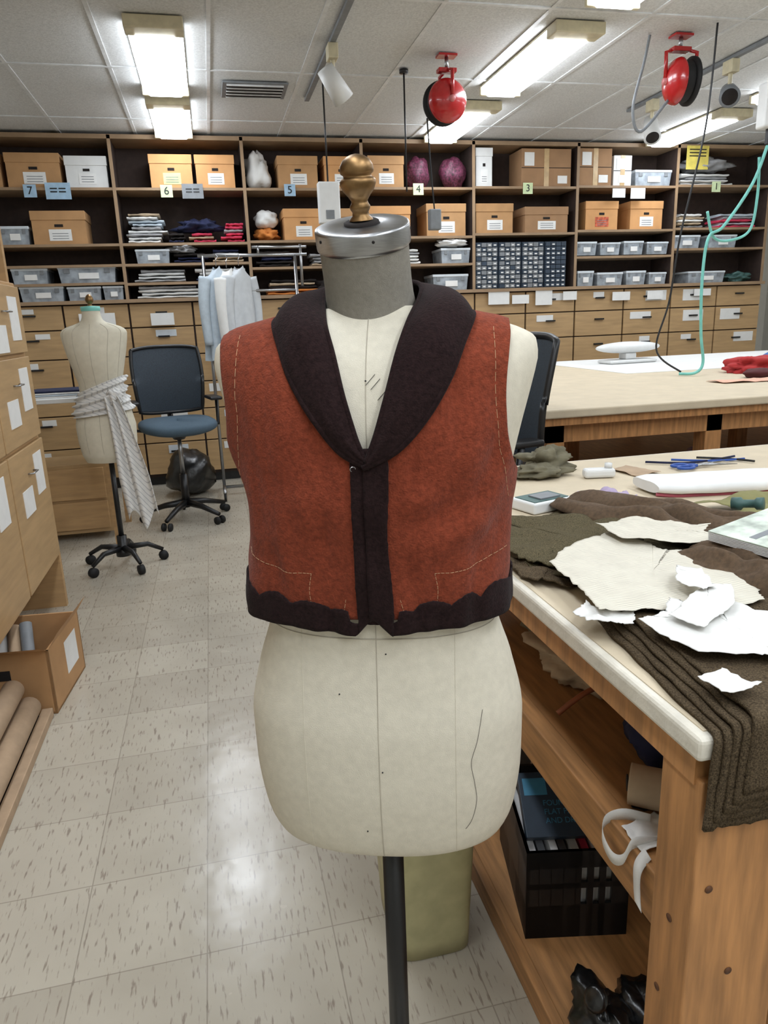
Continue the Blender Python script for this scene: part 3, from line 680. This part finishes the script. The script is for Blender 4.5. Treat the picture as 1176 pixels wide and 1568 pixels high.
# middle shelf clutter
S2=SZ
b=B();b.blob((.80,1.46,S2+.045),(.10,.12,.045),tan,.4,5,24,3);b.blob((.90,1.70,S2+.075),(.14,.14,.075),khaki,.4,6,16,7);b.obj('tan_cloth_heap')
b=B();b.tube(curve([(.66,1.28,S2+.015),(.74,1.28,S2+.06),(.86,1.30,S2+.055),(.92,1.24,S2+.01)],20),.006,mat('wood_hanger',(150,86,56),.4),10);b.obj('clothes_hanger')
soft('navy_fabric_heap',(.80,1.10,S2+.08),(.09,.10,.085),navy,.35,3,5)
b=B();b.tube(curve([(.655,.99,S2+.042),(.71,.95,S2+.042),(.82,.90,S2+.042)],20),[.036]*20,tan,20);b.tube([(.653,.992,S2+.042),(.651,.993,S2+.042)],.015,dark,12);b.obj('beige_interfacing_roll')
def ribbon(b,c,wv,m,n=40):
    c=curve(c,n);wv=Vector(wv)
    b.grid(lambda u,v:c[int(round(v*(n-1)))]+wv*(u-.5),3,n,m)
b=B();ribbon(b,[(.66,.93,S2+.01),(.62,.95,S2+.015),(.592,.96,S2+.0),(.586,.955,S2-.03),(.590,.93,S2-.05),(.592,.90,S2-.03),(.60,.885,S2+.012),(.64,.88,S2+.008)],(.0,.0,.022),tissue)
b.poly([(.605,.93),(.605,.87),(.66,.86),(.70,.90),(.68,.95)],S2+.005,tissue,amp=.008,fr=20,seed=9);ribbon(b,[(.61,.86,S2+.01),(.59,.855,S2-.01),(.588,.85,S2-.05),(.585,.84,S2-.07)],(0,.02,.006),tissue)
b.obj('white_scrap_ribbon',solid=.0008)
psheet('black_fabric_strip',[(.66,1.0),(.65,.97),(.75,.90),(.77,.94)],S2+.004,dark,seed=19,fr=18,amp=.01)
for k in range(3):
    b=B();b.blob((1.15+.25*k,1.3+.2*k,S2+.08),(.12,.16,.08),[brownfab,greyc,tan][k],.4,6,14,k);b.obj('fabric_bundle')
# bottom shelf
b=B();t=.008;w_,d_,h_=.235,.33,.235
CT=RZ(.580,1.25,math.radians(-12),BZ)
for (a,c,d,e) in [(0,w_,0,t),(0,w_,d_-t,d_),(0,t,0,d_),(w_-t,w_,0,d_)]:
    b.box(a,c,d,e,0,.09,black,T=CT);b.box(a,c,d,e,h_-.045,h_,black,T=CT)
n=8
for i in range(n+1):
    xx=lerp(0,w_-.012,i/n);wd=.014 if i in(4,5,6) else .03
    b.box(xx,min(w_,xx+wd),0,t,0,h_,black,T=CT)
    yy=lerp(0,d_-.012,i/n);b.box(0,t,yy,min(d_,yy+.045),0,h_,black,T=CT);b.box(w_-t,w_,yy,yy+.012,0,h_,black,T=CT)
b.box(.0,w_,0,t,.135,.15,black,T=CT)
b.box(t,w_-t,t+.001,d_-t,0,.01,black,T=CT)
b.obj('black_file_crate')
b=B()
for k,(m,h) in enumerate([(white,.20),(greyp,.19),(white,.205),(greyp,.19),(white,.20),(pink,.195),(white,.20),(green,.19)]):
    b.box(.015+k*.025,.032+k*.025,.03,d_-.03,.012,h,m,T=CT)
b.box(.02,.20,.018,.022,.012,.222,white,T=CT)
b.obj('file_folders')
BT=CT@Matrix.Translation((.115,.115,h_+.035))@Matrix.Rotation(math.radians(35),4,'X')
b=B();b.box(-.105,.105,-.075,.075,-.012,.012,bookb,.002,T=BT);b.box(-.10,.10,-.072,.072,-.009,.009,white,T=BT@Matrix.Translation((.003,0,0)));b.box(-.095,-.04,.02,.06,.012,.013,bookt,T=BT)
o=b.obj('pattern_drafting_book')
for i,s in enumerate(['FOUNDATIONS','FLAT PATTERN','AND DRAPING']):
    cu=bpy.data.curves.new('title','FONT');cu.body=s;cu.size=.018;cu.materials.append(bookt);t_=bpy.data.objects.new('title_text',cu);scn.collection.objects.link(t_)
    t_.matrix_world=BT@Matrix.Translation((-.055,-.005-.020*i,.0135));t_.parent=o
b=B();b.box(.62,.80,1.70,1.95,BZ+.001,.42,greyp,.012);b.box(.61,.81,1.69,1.96,.42,.44,clear2,.006);b.obj('grey_storage_tub')
b=B();b.blob((.63,1.0,BZ+.045),(.052,.075,.045),bagm,.3,3.5,26,2);b.tube(curve([(.63,1.0,BZ+.07),(.62,.99,BZ+.10),(.60,.98,BZ+.12)],8),[.03,.02,.012,.012,.018,.022,.025,.016],bagm,12);b.blob((.72,1.0,BZ+.036),(.05,.065,.036),bagm,.3,3.5,24,5);b.obj('black_bin_bag')
for k in range(2):
    b=B();b.box(.98+.4*k,1.27+.4*k,1.1,1.5,BZ+.001,.34,[card2,greyp][k],.006);b.box(.97+.4*k,1.28+.4*k,1.09,1.51,.32,.36,[card2,clear2][k],.006);b.obj('under_table_storage_box')
b=B()
def wb(u,v):
    a=2*math.pi*u;k=.85+.15*v;c,s=math.cos(a),math.sin(a)
    return Vector((.385+.105*k*math.copysign(abs(c)**.35,c),1.43+.14*k*math.copysign(abs(s)**.35,s),.003+.42*v))
b.grid(wb,64,10,beigep,cu=True);b.add([wb(i/64,0) for i in range(64)],[tuple(range(64))],beigep)
b.tube([wb(i/64,1) for i in range(65)],.006,beigep,8,False);b.obj('waste_bin',solid=.003)
# ------------------------------------------------------------------ back table
b=B();b.box(1.36,5.2,2.93,5.9,1.0,1.04,canvas,.008);b.box(1.38,5.18,2.95,5.88,.965,1.0,fir);b.box(2.7,5.1,4.4,5.85,1.04,1.043,white)
b.box(1.45,5.1,3.0,3.04,.88,.965,fir);b.box(1.45,1.49,3.0,5.8,.88,.965,fir)
for x in(1.45,2.28,3.6,5.05):
    for y in(3.0,4.4,5.75):b.box(x,x+.09,y,y+.09,0,.965,fir,.004)
b.box(1.5,5.1,3.1,5.8,.4,.43,firh);b.obj('large_work_table')
for k in range(8):
    m=[dark,brownfab,lav,greyc,redc,tan,navy,card2][k]
    soft('fabric_bundle',(1.85+.45*k,3.38+.15*(k%3),.53),(.17,.16,.1),m,.4,k+20,5)
b=B();b.box(-.22,.22,-.1,.1,0,.03,offw,.02,T=RZ(3.25,5.3,.1,1.043));b.box(-.05,.05,-.05,.05,.03,.08,offw,.01,T=RZ(3.25,5.3,.1,1.043))
b.blob((3.25,5.3,1.165),(.28,.09,.045),offw,.03,3,20,1,False);b.obj('tabletop_sleeve_board')
soft('red_fabric_heap',(3.42,4.05,1.08),(.2,.12,.05),redc,.5,30);soft('blue_fabric_heap',(3.85,4.25,1.09),(.16,.1,.06),mat('blue_cloth',(70,110,170),.8),.5,31);soft('dark_red_box',(3.16,3.72,1.065),(.1,.06,.03),mat('maroon_cloth',(80,28,30),.8),.1,32)
psheet('pink_paper_sheet',[(2.75,3.65),(2.75,3.5),(3.2,3.45),(3.2,3.62)],1.043,pinkp,amp=.01,seed=31)
# ------------------------------------------------------------------ office chairs
def chair(cx,cy,rot,seat=.78,name='office_chair',s=1.0):
    b=B();T=RZ(cx,cy,rot)
    for k in range(5):
        a=k*2*math.pi/5+.3;d=Vector((math.cos(a),math.sin(a),0))
        b.tube([T@Vector((0,0,.14)),T@(d*.16+Vector((0,0,.12))),T@(d*.33+Vector((0,0,.075)))],[.03,.022,.016],black,10)
        for e in(-1,1):
            p=d*.33+Vector((-d.y,d.x,0))*.018*e;p.z=.03;q=p+Vector((-d.y,d.x,0))*.016*e
            b.cyl(T@p,T@q,.03,blackm,n=18)
    b.cyl(T@Vector((0,0,.1)),T@Vector((0,0,.36)),.03,black);b.cyl(T@Vector((0,0,.36)),T@Vector((0,0,seat-.08)),.016,steel);b.tube([T@Vector((0,0,seat-.13)),T@Vector((0,0,seat-.06))],[.04,.09],black,16)
    def st(u,v):
        a=2*math.pi*u;ph=math.pi*(v-.5);c,s_=math.cos(a),math.sin(a)
        k=max(0,math.cos(ph))**.35
        return T@Vector((.28*k*math.copysign(abs(c)**.6,c),.27*k*math.copysign(abs(s_)**.6,s_),seat-.02+.05*math.copysign(abs(math.sin(ph))**.8,math.sin(ph))-.02*max(0,-s_)**4))
    b.grid(st,40,15,chairc,cu=True)
    def bp(u,v):
        x=(u*2-1)*(.265-.03*(1-v)**2-.02*v**4);z=lerp(seat+.05,seat+.55,v)-.02*abs(u*2-1)**3*(1 if v>.5 else -1)
        y=.26+.06*v-.07*(u*2-1)**2-.03*math.sin(math.pi*v)
        return T@Vector((x,y,z))
    b.grid(bp,20,16,meshc);
    fr=[bp(i/20,1) for i in range(21)]+[bp(1,1-i/15) for i in range(1,16)]+[bp(1-i/20,0) for i in range(1,21)]+[bp(0,i/15) for i in range(1,16)]
    b.tube(fr,.014,black,8,False)
    b.tube([T@Vector((0,.05,seat-.08)),T@Vector((0,.29,seat-.06)),T@Vector((0,.33,seat+.1)),T@Vector((0,.32,seat+.35))],.022,black,10)
    for e in(-1,1):
        b.tube([T@Vector((.16*e,.0,seat-.06)),T@Vector((.31*e,.02,seat-.04)),T@Vector((.32*e,.04,seat+.15))],.014,black,10)
        b.box(.28*e-.035,.28*e+.035+.02*e,-.1,.14,seat+.15,seat+.175,black,.01,T=T)
    return b.obj(name)
chair(-.30,5.62,math.radians(12),.76)
chair(.99,2.78,math.radians(-78),.82)
b=B();b.box(-1.72,-.72,5.05,5.75,1.0,1.03,offw,.005);
for (x,y) in [(-1.7,5.08),(-.77,5.08),(-1.7,5.7),(-.77,5.7)]:b.box(x,x+.04,y,y+.04,0,1.0,ply)
b.box(-1.4,-.8,5.3,5.7,.05,.55,plyl,.004);b.box(-1.38,-.82,5.285,5.3,.08,.28,ply,.003);b.box(-1.38,-.82,5.285,5.3,.3,.52,ply,.003)
b.obj('sewing_desk')
b=B()
for k in range(4):b.box(-1.25+.02*k,-.9+.02*k,5.12,5.4,1.031+.012*k,1.04+.012*k,[white,lblue,white,navy][k],T=None)
b.obj('paper_stack')
soft('black_trash_bin_bag',(-.28,6.5,.2),(.2,.2,.2),bagm,.2,40,3)
# ------------------------------------------------------------------ second dress form
GT=RZ(-.66,4.6,math.radians(-8))
G=[(.68,.14,.10),(.72,.158,.12),(.80,.17,.13),(.90,.175,.125),(1.0,.155,.105),(1.08,.125,.085),(1.15,.125,.09),(1.25,.15,.12),(1.33,.17,.125),(1.40,.185,.105),(1.44,.19,.085),(1.465,.17,.07),(1.485,.11,.06),(1.50,.065,.055),(1.53,.052,.052),(1.56,.05,.05)]
b=B()
def g2(u,v,o=0):
    a=2*math.pi*u;z=lerp(.68,1.56,v);A=interp([(q[0],q[1]) for q in G],z)+o;Bq=interp([(q[0],q[2]) for q in G],z)+o;return GT@Vector((A*math.cos(a),Bq*math.sin(a),z))
b.grid(g2,48,70,linen2,cu=True)
b.add([g2(u/48,0) for u in range(48)],[tuple(range(48))],linen2)
for xx in (.5,.58,.66,.75,.84,.92):b.tube([g2(xx,v/60,.0) for v in range(4,56)],.0012,seamm,5)
b.lathe([(.052,1.56),(.054,1.57),(.054,1.585),(0,1.59)],GT,teal,24);b.lathe([(.015,1.585),(.01,1.60),(.02,1.61),(.024,1.625),(.018,1.64),(.01,1.65),(0,1.655)],GT,brass,20)
b.cyl((-.66,4.6,.12),(-.66,4.6,.69),.016,black);b.lathe([(0,.2),(.03,.2),(.03,.12),(.045,.1),(.045,.07),(0,.07)],GT,black,20)
for k in range(5):
    a=k*2*math.pi/5+.2;d=Vector((math.cos(a),math.sin(a),0));q=Vector((-.66,4.6,0))
    b.tube([q+Vector((0,0,.12)),q+d*.15+Vector((0,0,.12)),q+d*.24+Vector((0,0,.07))],[.022,.016,.012],black,8)
    p=q+d*.24+Vector((0,0,.03));t=Vector((-d.y,d.x,0))*.015;b.cyl(p-t,p+t,.03,blackm,n=16)
b.obj('dress_form')
b=B()
def sash(u,v):
    a=2*math.pi*u;z=1.14-.17*v+.05*math.cos(a)-.03*v*math.cos(a)
    f=.010*math.sin(v*22+u*5)+.006*math.sin(v*41+u*9)
    A=interp([(q[0],q[1]) for q in G],z)+.016+f;Bq=interp([(q[0],q[2]) for q in G],z)+.016+f
    return GT@Vector((A*math.cos(a),Bq*math.sin(a),z))
b.grid(sash,60,40,stripe,cu=True)
b.blob(GT@Vector((.10,-.13,1.08)),(.04,.03,.035),stripe,.5,6,16,3,False)
def tail(u,v):
    w=lerp(.06,.13,min(1,v*1.5));x=lerp(.09,.20,v**.8)+(u-.5)*w*1.4;y=-.145-.02*math.sin(u*14)-.02*v;z=1.08-.74*v+.06*math.sin(u*9)*v
    return GT@Vector((x,y,z))
b.grid(tail,26,30,stripe)
b.obj('striped_sash_cloth',solid=.002)
# ------------------------------------------------------------------ garment rack
b=B()
for x in(.0,.75):
    b.cyl((x,6.35,.09),(x,6.35,2.0),.014,steel);b.tube([(x,6.1,.07),(x,6.6,.07)],.014,steel,10)
    for y in(6.1,6.6):b.cyl((x-.01,y,.03),(x+.01,y,.03),.03,blackm)
b.tube([(-.04,6.35,2.0),(.85,6.35,2.0)],.014,steel,12);b.tube([(.0,6.35,1.72),(.75,6.35,1.72)],.012,steel,10);b.tube([(0,6.35,.07),(.75,6.35,.07)],.014,steel,10)
b.tube([(.4,6.35,2.06),(.85,6.35,2.06)],.012,steel,10);b.cyl((.8,6.35,1.75),(.8,6.35,2.08),.012,steel);b.cyl((.45,6.35,2.0),(.45,6.35,2.07),.01,steel)
b.obj('garment_rack')
def shirt(x,y,z,w,L,m,seed,rot):
    b=B();T=RZ(x,y,rot)
    def fn(u,v):
        a=2*math.pi*u
        ww=w*(.18+.82*sm(0,.12,v))*(1+.12*v);dd=.05+.02*v
        k=1+.22*math.sin(a*5+seed)*v+.12*math.sin(a*9+seed*2)*v
        return T@Vector((ww*math.cos(a)*k,dd*math.sin(a)*k,z-L*v-.03*abs(math.cos(a))*(1-v)+.03*noise.noise(Vector((a,v*3,seed)))*v))
    b.grid(fn,50,20,m,cu=True)
    for e in(-1,1):
        c=curve([(e*w*.9,0,z-.09),(e*w*1.2,-.01,z-.3),(e*w*1.15,-.02,z-.62)],14)
        b.tube([T@p for p in c],[.055-.0015*i for i in range(14)],m,12)
    b.tube([T@Vector((0,0,z)),T@Vector((0,0,z+.05)),T@Vector((.02,0,z+.075)),T@Vector((0,0,z+.095))],.003,steel,6)
    b.obj('hanging_shirt')
shirt(.10,6.30,1.915,.12,.75,lblue,1,.5);shirt(.28,6.30,1.915,.13,.66,mat('pale_grey_shirt',(196,200,204),.85,amt=.06),2,.7);shirt(.18,6.27,1.90,.10,.70,white,4,.9)
# ------------------------------------------------------------------ ceiling gear
def reel(c,ax,name='retractable_cord_reel'):
    b=B();c=Vector(c);z=Vector(ax).normalized();q=z.to_track_quat('Z','Y').to_matrix().to_4x4();T=Matrix.Translation(c)@q
    b.lathe([(0,.085),(.03,.083),(.07,.072),(.10,.055),(.122,.035),(.13,.015),(.13,.005),(.11,.0)],T,redp,40)
    b.lathe([(.11,.0),(.115,-.01),(.11,-.03),(.118,-.045),(.11,-.06),(.10,-.065)],T,blackm,40)
    b.lathe([(.10,-.06),(.135,-.065),(.135,-.08),(.10,-.09),(.04,-.10),(0,-.10)],T,blackm,40)
    b.lathe([(0,.10),(.018,.10),(.022,.08)],T,mat('reel_hub',(190,110,110),.4),16)
    b.tube([T@Vector((0,0,.085)),c+Vector((0,0,.16))+z*.09,c+Vector((0,0,.18))],.012,redp,8)
    b.tube([T@Vector((0,0,-.1)),c+Vector((0,0,.16))-z*.11,c+Vector((0,0,.18))],.012,redp,8)
    b.box(-.06,.06,-.03,.03,.16,.185,redp,.004,T=Matrix.Translation(c))
    b.cyl(c+Vector((0,0,.18)),(c.x,c.y,CE-.008),.012,steel,n=10);b.box(c.x-.06,c.x+.06,c.y-.04,c.y+.04,CE-.02,CE-.0075,redp)
    return b
b=reel((1.62,4.9,2.79),(.10,-1,-.05))
b.tube(curve([(1.50,4.95,2.70),(1.52,4.95,2.4),(1.54,4.95,2.15)],12),.005,blackm,8);b.box(1.50,1.58,4.92,4.98,2.02,2.15,greyp,.008)
b.obj('retractable_cord_reel')
b=reel((2.95,4.4,2.80),(-1,.1,0))
b.tube(curve([(2.9,4.42,2.70),(2.72,4.42,2.52),(2.66,4.42,2.65),(2.72,4.42,2.9),(2.75,4.42,CE-.01)],30),.009,greyp,8);b.obj('retractable_cord_reel')
def drop(x,y,z,m=offw,name='hanging_power_drop',s=1):
    b=B();b.cyl((x,y,z+.2*s),(x,y,CE-.008),.006,black,n=8);b.box(x-.055*s,x+.055*s,y-.04,y+.04,z,z+.2*s,m,.012);b.box(x-.03,x+.03,y-.043,y-.04,z+.03,z+.09,greyp);b.box(x-.012,x+.012,y-.012,y+.012,z-.08,z,black)
    b.obj(name)
drop(.92,5.5,2.13,s=1.4);drop(3.30,4.0,2.45,s=1.2)
b=B();b.cyl((1.42,5.2,2.3),(1.42,5.2,CE-.008),.006,black,n=8);b.cyl((1.42,5.2,CE-.03),(1.42,5.2,CE-.008),.03,black,n=12);b.obj('hanging_cable')
def track(x,y0,y1,heads):
    b=B();b.box(x-.018,x+.018,y0,y1,CE-.03,CE-.0075,greyp,.003)
    for (yy,dx,dy,dz,m) in heads:
        p=Vector((x,yy,CE-.03));q=p+Vector((0,0,-.20));b.cyl(p,q,.014,fix,n=10)
        d=Vector((dx,dy,dz)).normalized();b.tube([q-d*.09,q+d*.11],[.052,.066],m,24);b.cyl(q+d*.1105,q+d*.111,.05,dark,n=20)
        b.box(-.03,.03,-.05,.05,-.08,0,fix,.005,T=Matrix.Translation(p))
    b.obj('track_light_rail')
track(.86,2.8,5.9,[(4.75,.55,.25,-.7,offw)])
track(3.54,3.4,5.95,[(4.7,-.4,-.6,-.3,greyp),(5.6,-.2,-.5,-.6,offw)])
b=B();b.tube(curve([(3.30,4.0,2.36),(3.22,4.0,2.15),(3.05,4.0,1.92),(2.95,4.0,1.85),(2.93,4.0,1.6),(2.95,4.0,1.3),(2.98,4.0,1.12),(2.93,4.0,1.06),(2.85,4.05,1.055)],60),.009,teal,10)
b.tube(curve([(2.93,4.0,2.0),(3.0,4.02,1.86),(3.12,4.02,1.84),(3.25,4.02,1.9),(3.28,4.02,2.1),(3.26,4.01,2.3)],40),.008,teal,10);b.obj('coiled_air_hose')
b=B();b.tube(curve([(3.05,4.2,CE-.008),(3.02,4.2,2.5),(2.9,4.2,1.9),(2.85,4.2,1.5),(2.78,4.2,1.2),(2.9,4.1,1.06)],50),.006,black,8);b.obj('black_power_cord')
w=bpy.data.worlds.new('world');scn.world=w;w.use_nodes=True;w.node_tree.nodes['Background'].inputs[0].default_value=(.8,.85,.9,1);w.node_tree.nodes['Background'].inputs[1].default_value=.3
